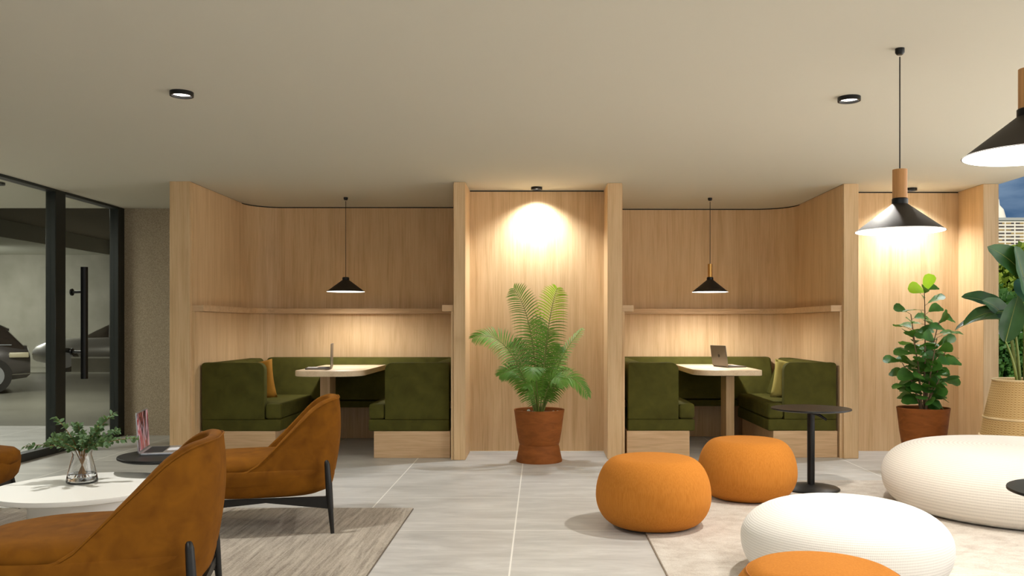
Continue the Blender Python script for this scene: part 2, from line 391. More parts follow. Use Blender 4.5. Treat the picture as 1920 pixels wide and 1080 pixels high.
MB().box(3.016, 4.2, 8.566, 8.61, 2.588, H).build('shadow_gap', BLACK, w)
struct('baseboard_niche', MB().box(-.695, .637, 8.472, 8.48, 0, .012), WHITE, smooth=False)

# ------------------------------------------------------------------ glazed partition left
win = struct('window_1', MB().box(-4.815, -4.803, 3.0, 8.39, .07, 2.56), PANE, 'fixed glass panel of the black framed partition', smooth=False)
f = MB().box(-4.86, -4.76, -3, 8.39, 0, .075).box(-4.86, -4.76, -3, 8.39, 2.575, H)
f.build('window_frame', FRAME, win, smooth=False)
m_ = MB()
m_.box(-4.86, -4.76, 8.39, 8.57, 0, H, .004, 1).build('mullion', FRAME, win)
MB().box(-4.86, -4.76, 3.3, 3.48, 0, H, .004, 1).build('mullion', FRAME, win)
win2 = struct('window_2', MB().box(-4.815, -4.803, -3, 3.3, .07, 2.56), PANE, smooth=False)
door = struct('door_1', MB().box(-4.815, -4.803, 8.57, 9.64, .07, 2.56), PANE, 'glass door with tall black tubular pull handle', smooth=False)
MB().box(-4.86, -4.76, 8.57, 9.64, 0, .05).box(-4.86, -4.76, 8.57, 9.64, 2.575, H).box(-4.86, -4.76, 9.64, 9.84, 0, H, .004, 1).build('door_frame', FRAME, door, smooth=False)
# handle: 1 m tube on two standoffs
hx, hy = -4.60, 8.62
hb = MB().cyl(hx-.0, hy, .62+.10, 1.85, .034, 20)
hd = hb.build('door_handle', BLACK, door)
for z in (1.60, .99):
    MB().tube([(-4.803, hy+.13, z), (-4.79, hy+.13, z)], .036, 20).tube([(-4.80, hy+.13, z), (-4.72, hy+.08, z), (hx, hy, z)], .014, 12).build('standoff', BLACK, hd)

# ------------------------------------------------------------------ garage beyond the glass
struct('floor_garage', MB().box(-26, -4.86, 10.7, 26.2, -.06, -.001), GFLOOR, 'smooth grey parking garage floor', smooth=False)
struct('floor_porch', MB().box(-26, -4.86, -3, 10.7, -.06, 0), TILE, 'stone tiles continuing outside the glass partition', smooth=False)
struct('ceiling_garage', MB().box(-26, -4.86, -3, 9.75, H, H+.2), PLASTER, smooth=False)
struct('ceiling_garage_far', MB().box(-26, -4.86, 9.75, 26.2, 3.85, 4.0), CONCD, smooth=False)
struct('trim_garage_fascia', MB().box(-26, -4.86, 9.6, 9.75, H+.2, 3.85), CONCD, smooth=False)
struct('trim_garage_beam', MB().box(-26, -13.1, 12, 26, 3.42, 3.85), CONCL, 'pale dropped beam under the garage ceiling', smooth=False)
struct('wall_garage_back', MB().box(-26, -4.86, 26, 26.2, 0, 3.85), CONC, 'grey far wall of the parking garage', smooth=False)
struct('wall_garage_side', MB().box(-26.2, -26, -3, 26, 0, 3.85), CONC, smooth=False)
struct('wall_garage_right', MB().box(-4.86, -4.7, 9.86, 26, 0, 3.85), CONC, smooth=False)
struct('wall_garage_near', MB().box(-26, -4.86, -3.2, -3, 0, 3.8), CONC, smooth=False)
kerb = thing('parapet', 'low grey concrete parapet with white edge lines in the garage', 'wall', (-10, 22.5, 0))
MB().box(-12.35, -8.0, 22.5, 22.65, 0, .42).build('body', CONC, kerb, smooth=False)
MB().box(-12.35, -8.0, 22.48, 22.5, .40, .44).build('edge_line', WHITEP, kerb, smooth=False)
MB().box(-13.4, -8.0, 22.44, 22.5, 0, .035).build('edge_line', WHITEP, kerb, smooth=False)

PAINT1 = mat('grey_car_paint', srgb(92, 88, 86), .25, metal=.5, coat=1)
PAINT2 = mat('silver_car_paint', srgb(176, 174, 168), .28, metal=.5, coat=1)
CARG = mat('tinted_car_glass', srgb(44, 38, 34), .05, spec=.8)
RUBBER = mat('tyre_rubber', srgb(38, 36, 34), .8)
CHROME = mat('chrome_trim', srgb(220, 220, 215), .15, metal=1)
TAIL = mat('light_lens', srgb(190, 180, 150), .2, spec=.8)
def car(label, paint, loc, rz):
    """x measured from the end nearest us (rear), running away with sign sgn"""
    x_end, yc, sgn = 2.1, 0, -1; r = thing('car', label, 'car')
    X = lambda s_: x_end+sgn*s_
    st = [(0.0, .34, .62, .76), (.06, .28, .84, .84), (.5, .22, .88, .90), (1.3, .2, .92, .92), (2.4, .2, .92, .92), (3.1, .2, .90, .88), (3.8, .24, .84, .80), (4.12, .3, .72, .70), (4.2, .36, .60, .58)]
    rows = []
    for s_, zb, zs, w in [(a, b, c, .9 if .3 < a < 3.9 else .78) for a, b, c, d in st]:
        sec = [(-w*.9, zb), (-w, zb+.14), (-w, (zb+zs)/2), (-w*.97, zs-.04), (-w*.86, zs+.02), (0, zs+.05), (w*.86, zs+.02), (w*.97, zs-.04), (w, (zb+zs)/2), (w, zb+.14), (w*.9, zb), (0, zb)]
        rows.append([(X(s_), yc+y, z) for y, z in sec]+[(X(s_), yc+sec[0][0], sec[0][1])])
    b = MB().strip(rows); b.add(rows[0][:-1], [tuple(range(12))]); b.add(rows[-1][:-1], [tuple(range(12))])
    body = b.build('body', paint, r, angle=60)
    g = MB(); rows = []
    for s_, z, w, zb in ((.10, .86, .74, .80), (.42, 1.22, .66, .86), (.75, 1.38, .60, .86), (1.5, 1.43, .58, .88), (2.2, 1.38, .58, .88), (2.7, 1.12, .66, .88), (3.1, .88, .72, .84)):
        rows.append([(X(s_), yc-.80 if z > .9 else yc-.76, zb), (X(s_), yc-w, z-.03), (X(s_), yc-w*.85, z), (X(s_), yc+w*.85, z), (X(s_), yc+w, z-.03), (X(s_), yc+.80 if z > .9 else yc+.76, zb)])
    g.strip(rows).build('windows', CARG, r, angle=60)
    rr = MB(); rows = []
    for s_, z, w in ((.36, 1.19, .62), (.75, 1.395, .58), (1.5, 1.445, .56), (2.2, 1.395, .56)):
        rows.append([(X(s_), yc-w-.02, z-.04), (X(s_), yc-w*.85, z+.005), (X(s_), yc, z+.02), (X(s_), yc+w*.85, z+.005), (X(s_), yc+w+.02, z-.04)])
    rr.strip(rows).build('roof', paint, r, angle=60)
    for s_ in (.72, 1.55, 2.3):
        MB().tube([(X(s_), yc-.80, .87), (X(s_+.03), yc-.585, 1.40)], .02, 6).build('pillar', paint, r)
    MB().tube([(X(.3), yc-.79, .90), (X(1.2), yc-.80, .905), (X(2.8), yc-.79, .90)], .012, 6).build('chrome_strip', CHROME, r)
    MB().box(min(X(.02), X(.34)), max(X(.02), X(.34)), yc-.88, yc-.70, .66, .76, .02).build('tail_light', TAIL, r)
    MB().tube([(X(.0), yc-.80, .36), (X(.5), yc-.885, .34)], .012, 6).build('bumper_line', CHROME, r)
    for s_ in (.62, 3.35):
        for sd in (-1, 1):
            cx, cy = X(s_), yc+sd*.80
            ty = MB(); ty.tube([(cx, cy-.11, .33), (cx, cy+.11, .33)], .33, 32)
            t_ = ty.build('wheel', RUBBER, r)
            MB().tube([(cx, cy+sd*.10, .33), (cx, cy+sd*.118, .33)], .21, 24).build('rim', GREYP, t_)
    r.location = loc; r.rotation_euler = (0, 0, math.radians(rz)); return r
car('grey hatchback parked in the garage, seen through the glass at the left edge', PAINT1, (-11.82, 15.7, 0), 31)
c2 = car('silver car behind the parapet in the far garage', PAINT2, (-11.8, 24.2, 0), 15)
for ch in c2.children: pass

# ------------------------------------------------------------------ outdoors, right
struct('ground_terrace', MB().box(4.36, 60, -3, 60, -.1, -.02), mat('terrace_paving', srgb(172, 168, 158), .8), smooth=False)
struct('ground_far', MB().box(4.36, 900, 60, 1500, -.6, -.5), mat('far_ground', srgb(92, 104, 72), 1), smooth=False)
BWHITE = mat('tower_render', srgb(232, 226, 208), .8)
def fac():
    m = mat('tower_window', rough=.3); t = N(m, 'ShaderNodeTexCoord'); s = N(m, 'ShaderNodeSeparateXYZ'); L(m, t.outputs['Object'], s.inputs[0])
    a = math_(m, 'FLOOR', math_(m, 'DIVIDE', s.outputs['Z'], 3.0)); b = math_(m, 'FLOOR', math_(m, 'DIVIDE', s.outputs['X'], 8.0))
    v = N(m, 'ShaderNodeCombineXYZ'); L(m, a, v.inputs[0]); L(m, b, v.inputs[1]); w = N(m, 'ShaderNodeTexWhiteNoise'); L(m, v.outputs[0], w.inputs['Vector'])
    L(m, ramp(m, w.outputs['Value'], [(.4, srgb(88, 80, 74)), (.6, srgb(170, 146, 96))]), B(m).inputs['Base Color']); return m
TWIN = fac()
bx, by = 412, 775
tw = thing('apartment_tower', 'white high-rise block with rows of windows beyond the terrace', 'building', (bx, by, 0))
MB().box(bx-8, bx+60, by, by+25, 0, 97).build('body', BWHITE, tw, smooth=False)
wn = MB()
for k in range(31):
    for j in range(7):
        x0 = bx-6+j*8.7
        wn.box(x0, x0+7.4, by-.15, by+.1, 2.2+k*3.05, 3.6+k*3.05)
wn.build('window', TWIN, tw, smooth=False)
MB().box(bx-9, bx+61, by-1, by+26, 97, 99.5).build('cornice', mat('tower_cornice', srgb(170, 172, 165), .8), tw, smooth=False)
MB().lathe([(6, 99), (6, 101), (4.2, 108), (1, 112), (.5, 117), (0, 118)], 16, (bx+9, by+8, 0)).build('roof_cupola', BWHITE, tw)
LEAFY = leafmat('tree_leaf', (88, 116, 40), (150, 166, 60), .7, .4)
LEAFD = leafmat('hedge_leaf', (38, 78, 34), (78, 118, 50), .6, 2)
rnd = random.Random(5)
def clump(mb, c, r, n, s_):
    for i in range(n):
        d = Vector((rnd.gauss(0, 1), rnd.gauss(0, 1), rnd.gauss(0, 1))).normalized(); p = Vector(c)+Vector((d.x*r[0], d.y*r[1], d.z*r[2]))*(rnd.random()**.33)
        q = Vector((rnd.gauss(0, 1), rnd.gauss(0, 1), rnd.gauss(0, 1))).normalized(); u = q.orthogonal().normalized()*s_*rnd.uniform(.6, 1.2); v = q.cross(u.normalized())*s_*.6
        mb.add([p-u, p-v, p+u, p+v], [(0, 1, 2, 3)])
def tree(x, y, h, r, label, m=LEAFY, n=2600, s_=.35):
    t = thing('tree', label, 'tree', (x, y, -.02))
    c = MB(); clump(c, (x, y, h-r[2]), r, n, s_); c.build('crown', m, t, smooth=False)
    MB().tube([(x, y, -.02), (x+.1, y, h-r[2]*1.6), (x, y, h-r[2])], [.3, .2, .1], 8).build('trunk', BARK, t)
tree(28.3, 50, 6.0, (2.4, 2.4, 2.9), 'sunlit yellow-green tree in front of the white tower')
tree(24.2, 46, 3.4, (1.8, 1.6, 1.8), 'lower tree below the white tower, behind the paddle leaves', LEAFD)
hd_ = MB(); clump(hd_, (9.5, 17.0, .45), (2.2, .6, .75), 9000, .07)
tag(hd_.build('hedge', LEAFD, loc=(9.5, 17, 0), smooth=False), 'dense green hedge outside, left of the wicker planter', 'hedge')
wl = MB().box(7, 60, 30, 30.4, -.1, 1.15)
tag(wl.build('garden_wall', mat('garden_wall_paint', srgb(150, 152, 160), .8), smooth=False), 'low pale blue-grey garden wall behind the outdoor hedge', 'wall')

# ------------------------------------------------------------------ ceiling fixtures
def downlight(x, y, label, r=.065, tilt=0, z=H, group=None):
    t = thing('ceiling_downlight', label, 'ceiling light', (x, y, z), group=group)
    MB().lathe([(r*.80, -.012), (r*.84, -.024), (r, -.024), (r, 0), (r*.80, 0), (r*.80, -.012)], 40, (x, y, z), cap=False).build('trim_ring', BLACK, t)
    MB().lathe([(0, -.010), (r*.82, -.010), (r*.82, -.002), (0, -.002)], 40, (x, y, z)).build('lens', LENS, t)
downlight(-2.06, 4.91, 'round black-rimmed downlight in the ceiling, at the left of the room')
downlight(1.82, 5.02, 'round black-rimmed downlight in the ceiling, left of the nearer pendants')
downlight(-.03, 8.28, 'small downlight at the top of the palm niche, washing its wall', .055)
downlight(3.63, 8.34, 'small downlight over the potted fig, half hidden behind the wood-necked pendant', .055)
downlight(-5.08, 8.0, 'dark downlight in the ceiling outside the glass partition', .06)

def pendant(label, x, y, zr, R, hs, sleeve=None, rs=.034, smat=OAKL, energy=55, wires=False):
    t = thing('pendant_lamp', label, 'pendant lamp', (x, y, H))
    MB().lathe([(0, -.030), (.014, -.030), (.022, -.020), (.022, 0)], 28, (x, y, H)).build('canopy', BLACK, t)
    ztop = zr+hs; rn = R*.16
    cz = ztop+(sleeve or .03)
    MB().tube([(x, y, H-.04), (x, y, cz)], .0032 if not wires else .0028, 8).build('cord', BLACK, t)
    MB().lathe([(rn*1.05, 0), (rn*1.12, .004), (rn*1.12, .026), (rn*.9, .032), (0, .032)], 32, (x, y, ztop-.004)).build('collar', BLACK, t)
    if sleeve: MB().lathe([(rs, .026), (rs, sleeve), (0, sleeve)], 32, (x, y, ztop)).build('sleeve', smat, t)
    MB().lathe([(R, 0), (rn, hs), (rn-.003, hs), (R-.004, 0), (R, 0)], 64, (x, y, zr), cap=False).build('shade', SHADE, t)
    MB().lathe([(0, .003), (R-.0025, .003), (R-.0035, 0), (0, 0)], 64, (x, y, zr-.0005)).build('diffuser', SHADEIN, t)
    light('pendant_bulb', 'SPOT', (x, y, zr-.02), energy, (1, .97, .92), spot_size=2.85, spot_blend=.6, shadow_soft_size=.04)
pendant('small black cone pendant without neck, over the left booth table', -2.03, 8.93, 1.612, .198, .125, wires=True, energy=46)
pendant('small black cone pendant with a brass neck, over the right booth table', 1.79, 8.97, 1.61, .19, .13, sleeve=.165, rs=.023, smat=BRASS, energy=65)
pendant('large black cone pendant with a wooden neck, hanging over the pouffes', 1.747, 4.14, 1.713, .207, .135, sleeve=.165, energy=22)
pendant('nearest black cone pendant, cut off by the right edge of the picture', 1.731, 3.02, 1.859, .216, .14, sleeve=.165, energy=34)

# ------------------------------------------------------------------ booth benches
def bench(label, xw, xi, yf, yr, side):
    """xw = wall side x, xi = inner edge x of the seat; side +1: wall on the left"""
    yb = yr-.41; s_ = 1 if xi > xw else -1; o = lambda a: xw+s_*a; D = abs(xi-xw)
    t = thing('booth_bench', label, 'bench', ((xw+xi)/2, (yf+yb)/2, 0))
    bx_ = lambda a, b: (min(o(a), o(b)), max(o(a), o(b)))
    MB().box(*bx_(.0, D-.05), yf+.0, yb, 0, .255, .003, 1).build('plinth', OAKX, t)
    MB().box(*bx_(.01, D-.0), yf-.004, yb, .255, .365, .014, 3).build('seat_base', OLIVE, t)
    # end board, rounded on the aisle-side top corner
    c = MB(); n = []; rr = .07; w0, w1 = o(.012), o(D-.155); z0, z1 = .366, .905
    prof = [(w0, z0), (w1, z0)]
    cx = w1-s_*rr
    prof += [(cx+s_*rr*math.cos(a), z1-rr+rr*math.sin(a)) for a in [i*PI/2/6 for i in range(7)]]
    r2 = .03; prof += [(w0+s_*r2-s_*r2*math.sin(a), z1-r2+r2*math.cos(a)) for a in [i*PI/2/4 for i in range(5)]]
    b = MB(); m__ = len(prof); ya, yb2 = yf-.003, yf+.085
    b.add([(x, ya, z) for x, z in prof]+[(x, yb2, z) for x, z in prof], [tuple(range(m__)), tuple(reversed(range(m__, 2*m__)))]+[(i, (i+1) % m__, (i+1) % m__+m__, i+m__) for i in range(m__)])
    c.addbev(b, .014, 3).build('end_panel', OLIVE, t)
    # seat cushion wraps beside the end board and runs to the back
    px = sorted([o(D-.150), o(D)]); 
    MB().box(px[0], px[1], yf-.002, yf+.10, .367, .515, .03, 4).box(*bx_(.16, D), yf+.088, yb, .367, .515, .03, 4).build('seat_cushion', OLIVE, t)
    # reclined backrest along the side wall
    q = MB(); a0, a1 = o(.01), o(.17); a2 = o(.36)
    q.add([(a0, yf+.09, .51), (a2, yf+.09, .51), (a1, yf+.09, .90), (a0, yf+.09, .90), (a0, yr-.405, .51), (a2, yr-.405, .51), (a1, yr-.21, .90), (a0, yr-.21, .90)],
          [(0, 1, 2, 3), (7, 6, 5, 4), (0, 4, 5, 1), (1, 5, 6, 2), (2, 6, 7, 3), (3, 7, 4, 0)])
    MB().addbev(q, .03, 4).build('backrest', OLIVE, t)
    return t
def backbench(label, x0, x1, ywall, gx0, gx1):
    t = thing('booth_bench', label, 'bench', ((x0+x1)/2, ywall-.1, 0))
    q = MB(); yt, ybm = ywall-.20, ywall-.40; yw = ywall-.03
    q.add([(x0, ybm, .45), (x1, ybm, .45), (x1, yw, .45), (x0, yw, .45), (x0, yt, .905), (x1, yt, .905), (x1, yw, .905), (x0, yw, .905)],
          [(0, 3, 2, 1), (4, 5, 6, 7), (0, 1, 5, 4), (1, 2, 6, 5), (2, 3, 7, 6), (3, 0, 4, 7)])
    MB().addbev(q, .03, 4).build('backrest', OLIVE, t)
    MB().box(gx0, gx1, ywall-.38, ywall-.03, .37, .44, .015, 2).build('seat_base', OLIVE, t)
    MB().box(gx0, gx1, ywall-.10, ywall-.03, 0, .37).build('plinth', OAK, t, smooth=False)
bench('olive velvet side bench at the left of the left booth, holding the ochre cushion', -3.222, -2.46, 8.10, 9.638, 1)
bench('olive velvet side bench at the right of the left booth, beside the palm niche', -.85, -1.625, 8.10, 9.638, -1)
backbench('olive velvet back bench along the rear of the left booth', -3.02, -.98, 9.638, -2.50, -1.60)
bench('olive velvet side bench at the left of the right booth, behind the orange pouffes', .83, 1.478, 8.13, 9.788, 1)
bench('olive velvet side bench at the right of the right booth, holding the pale cushion', 2.838, 2.175, 8.13, 9.788, -1)
backbench('olive velvet back bench along the rear of the right booth', .93, 2.60, 9.788, 1.47, 2.20)

def cushion(label, loc, rz, tilt, m, s_=.40, th=.15):
    mb = MB(); n = 14; rows = []
    for side in (1, -1):
        rows = []
        for i in range(n+1):
            row = []
            for j in range(n+1):
                u, v = -1+2*i/n, -1+2*j/n
                k = 1-.07*(1-abs(u)**2)*abs(v)**6; k2 = 1-.07*(1-abs(v)**2)*abs(u)**6
                h = th/2*((1-u**4)*(1-v**4))**.55
                row.append((v*s_/2*k2*k, side*h, s_/2+u*s_/2*k*k2))
            rows.append(row)
        mb.strip(rows)
    o = mb.build('throw_cushion', m, loc=(0, 0, 0)); o.location = loc; o.rotation_euler = (tilt, rz, 0)
    bm = bmesh.new(); bm.from_mesh(o.data); bmesh.ops.remove_doubles(bm, verts=bm.verts, dist=.0005); bmesh.ops.recalc_face_normals(bm, faces=bm.faces); bm.to_mesh(o.data); bm.free()
    tag(o, label, 'cushion')
cushion('square ochre cushion in the front corner of the left booth', (-2.735, 8.29, .53), -.17, -.10, OCHRE, .38, .15)
cushion('square pale olive cushion in the front corner of the right booth', (2.43, 8.32, .53), .17, -.10, PALEG, .38, .15)

def booth_table(label, x0, x1, y0, y1, lx0, lx1, ly0, ly1, radii):
    t = thing('booth_table', label, 'table', ((x0+x1)/2, (y0+y1)/2, 0))
    MB().prism(rpoly(x0, x1, y0, y1, *radii), .775, .8275, .004, 2).build('tabletop', OAKY, t)
    MB().box(lx0, lx1, ly0, ly1, 0, .745, .003, 1).build('leg', OAK, t)
    MB().box(lx0-.05, lx1+.04, ly0-.05, ly1+.3, .745, .775).build('mounting_plate', BLACK, t, smooth=False)
booth_table('oak table with rounded corners in the left booth', -2.35, -1.69, 8.03, 9.38, -2.24, -2.14, 8.70, 8.95, (.20, .24, 0, 0))
booth_table('oak table with rounded corners in the right booth', 1.50, 2.15, 8.20, 9.53, 1.90, 1.985, 8.70, 8.95, (.22, .06, 0, 0))

# ------------------------------------------------------------------ laptops
def screenmat():
    m = mat('laptop_wallpaper', rough=.2)
    f = noise(m, 3.5, (3.4, 1, .8), 3, .5, 1.6)
    col = ramp(m, f, [(.30, srgb(40, 46, 84)), (.38, srgb(206, 104, 84)), (.43, srgb(34, 18, 26)), (.50, srgb(60, 26, 40)), (.55, srgb(236, 196, 196)), (.60, srgb(170, 50, 50)), (.70, srgb(60, 30, 44))])
    L(m, col, B(m).inputs['Emission Color']); B(m).inputs['Emission Strength'].default_value = .6; B(m).inputs['Base Color'].default_value = (.02, .02, .02, 1); return m
SCREEN = screenmat()
def laptop(label, loc, rz, w=.33, d=.23, open_=100, shell=GREYP, glow=None, mark=False):
    """local: hinge at y=0, keyboard runs towards -y, screen faces -y"""
    t = thing('laptop', label, 'laptop', (0, 0, 0))
    b = MB().prism(rpoly(-w/2, w/2, -d, 0, .012, .012, .012, .012, 4), 0, .014, .003, 2).build('base', shell, t)
    MB().box(-w/2+.03, w/2-.03, -.125, -.02, .014, .0152).build('keyboard', KEYS, b, smooth=False)
    MB().box(-.06, .06, -d+.012, -.135, .0138, .0146).build('trackpad', KEYG, b, smooth=False)
    a = math.radians(open_); R_ = Matrix.Rotation(PI-a, 4, 'X')  # lid built flat closed then opened
    def lidmb(x0, x1, y0, y1, z0, z1, r):
        mb = MB().prism(rpoly(x0, x1, y0, y1, r, r, r, r, 4), z0, z1)
        out = MB(); M = Matrix.Translation((0, 0, .012)) @ Matrix.Rotation(-a, 4, 'X'); out.v = [M @ v for v in mb.v]; out.f = mb.f; return out
    lid = lidmb(-w/2, w/2, -d, 0, 0, .006, .01).build('lid', shell, t)
    lidmb(-w/2+.006, w/2-.006, -d+.006, -.012, -.0008, .0002, .004).build('screen', glow or KEYS, lid, smooth=False)
    if mark:
        mk = MB(); pts = []
        for i in range(24):
            an = 2*PI*i/24; rr = .019*(1+.10*math.cos(2*an))*(1-.16*max(0, math.cos(an-PI/2))**6-.12*max(0, math.cos(an+PI/2))**8)*(1-.30*max(0, math.cos(an))**10)
            pts.append((rr*math.cos(an), -d/2+rr*math.sin(an)))
        q = MB().prism(pts, .006, .0068); q.prism([(.0, -d/2+-.021), (.008, -d/2-.030), (.003, -d/2-.034)], .006, .0068)
        M = Matrix.Translation((0, 0, .012)) @ Matrix.Rotation(-a, 4, 'X'); q.v = [M @ v for v in q.v]
        q.build('logo', BLACK, lid, smooth=False)
    t.location = loc; t.rotation_euler = (0, 0, rz); return t
laptop('open laptop with a red and pink picture, on the black side table', (-2.395, 5.17, .4905), math.radians(104), .32, .24, 93, GREYP, SCREEN)
laptop('slim laptop seen edge-on, on the left booth table', (-2.08, 8.52, .8275), math.radians(-80), .33, .24, 91, DGREY)
laptop('grey laptop seen from behind, on the right booth table', (1.878, 8.86, .8275), math.radians(108), .31, .215, 98, DGREY, None, True)

# ------------------------------------------------------------------ poufs
def superpts(R, Hh, bulge, top, bot, p=2.3, q=2.3, n=14):
    """profile: bottom radius bot*R, widest at bulge*H, flat top radius top*R"""
    zb = Hh*bulge; pr = [(0, 0), (bot*R*.7, 0)]
    for i in range(n+1):
        a = PI/2*i/n; pr.append((bot*R+(R-bot*R)*math.sin(a)**(2/p)*1.0, zb-zb*math.cos(a)**(2/q)))
    for i in range(1, n+1):
        a = PI/2*i/n; pr.append((top*R+(R-top*R)*math.cos(a)**(2/p), zb+(Hh-zb)*math.sin(a)**(2/q)))
    out = []
    for k in range(1, 6): out.append((top*R*(1-k/5), Hh+.006*math.sin(k/5*PI/2)))
    return pr+out
def pouf(label, x, y, R, Hh, m, z=.0, bulge=.44, top=.60, bot=.58, sx=1, sy=1, seam=False, p=2.0, group=None, rz=0):
    t = thing('pouffe', label, 'pouffe', (0, 0, 0), group=group)
    MB().lathe(superpts(R, Hh, bulge, top, bot, p, p), 96, sx=sx, sy=sy).build('cover', m, t, angle=80)
    if seam:
        rr, zz = [q for q in superpts(R, Hh, bulge, top, bot, p, p) if q[1] > Hh*.93][0]
        MB().tube([(rr*math.cos(a), rr*math.sin(a), zz) for a in [2*PI*i/96 for i in range(97)]], .0022, 6).build('seam', SEAMO, t)
    t.location = (x, y, z); t.rotation_euler = (0, 0, rz); return t
RZ = .012
pouf('small round orange pouffe, front left of the four-seat group, at the rug edge', .711, 5.35, .359, .42, ORANGE, RZ)
pouf('round orange pouffe just left of the black pedestal table', 1.506, 6.2, .353, .42, ORANGE, RZ)
pouf('nearest orange pouffe, cut off by the bottom edge', 0.955, 2.88, .325, .43, ORANGE, RZ, seam=True)
pouf('cream knitted pouffe behind the nearest orange one', 1.51, 4.236, .50, .365, KNIT, RZ, .50, .40, .66, p=2.1)
pouf('very large cream woven pouffe at the right, in front of the potted fig', 3.28, 5.83, .88, .42, WEAVE, RZ, .48, .66, .80, p=2.15)

# ------------------------------------------------------------------ rugs
def rug(label, x0, x1, y0, y1, m, border):
    t = thing('area_rug', label, 'rug', ((x0+x1)/2, (y0+y1)/2, 0))
    MB().box(x0, x1, y0, y1, .001, .011, .004, 2).build('pile', m, t)
    MB().box(x0-.004, x1+.004, y0-.004, y1+.004, 0, .006).build('edge_binding', border, t, smooth=False)
rug('grey-beige streaked rug under the rust armchairs', -4.3, -.868, 2.2, 5.84, RUG1, mat('rug_binding_grey', srgb(110, 100, 88), 1))
rug('pale mottled rug under the orange and cream pouffes', .64, 4.25, 1.6, 6.88, RUG2, mat('rug_binding_beige', srgb(150, 134, 116), 1))

# ------------------------------------------------------------------ side tables
def pedestal(label, x, y, R=.295, zt=.63):
    t = thing('pedestal_table', label, 'side table', (x, y, RZ))
    MB().lathe([(0, zt-.018), (R*.9, zt-.018), (R, zt-.010), (R, zt-.003), (R*.995, zt), (0, zt)], 72, (x, y, 0)).build('tabletop', BLACK, t)
    MB().lathe([(.028, RZ+.02), (.028, zt-.018)], 28, (x, y, 0)).build('post', BLACK, t)
    MB().lathe([(0, RZ), (.21, RZ), (.212, RZ+.010), (.20, RZ+.018), (.08, RZ+.034), (.03, RZ+.040), (0, RZ+.04)], 60, (x, y, 0)).build('base', BLACK, t)
    MB().tube([(x, y-.02, zt-.03), (x+.05, y-.04, zt-.050), (x+.10, y-.055, zt-.085)], [.013, .011, .009], 10).build('lever', BLACK, t)
pedestal('black round pedestal table behind the orange pouffes, with a lever under its top', 2.066, 6.50)
pedestal('black round table whose edge just shows at the right picture border', 2.095, 3.22)
def lap_table(x, y, R=.27, zt=.49):
    t = thing('side_table', 'small black round side table carrying the open laptop', 'side table', (x, y, RZ))
    MB().lathe([(0, zt-.022), (R*.93, zt-.022), (R, zt-.012), (R, zt-.004), (R*.99, zt), (0, zt)], 72, (x, y, 0)).build('tabletop', BLACKW, t)
    MB().lathe([(.014, RZ+.01), (.019, .30), (.021, zt-.022)], 24, (x, y, 0)).build('post', BLACKW, t)
    MB().lathe([(0, RZ), (.14, RZ), (.14, RZ+.008), (.03, RZ+.018), (0, RZ+.018)], 40, (x, y, 0)).build('base', BLACKW, t)
lap_table(-2.22, 5.08)
t = thing('coffee_table', 'white round coffee table with a drum base, carrying the vase', 'table', (-2.45, 4.58, RZ))
MB().lathe([(0, .365), (.425, .365), (.442, .372), (.445, .385), (.442, .395), (0, .395)], 96, (-2.45, 4.58, 0)).build('tabletop', WHITE, t)
MB().lathe([(0, RZ), (.27, RZ), (.27, .365), (0, .365)], 64, (-2.42, 4.55, 0)).build('drum_base', WHITE, t)

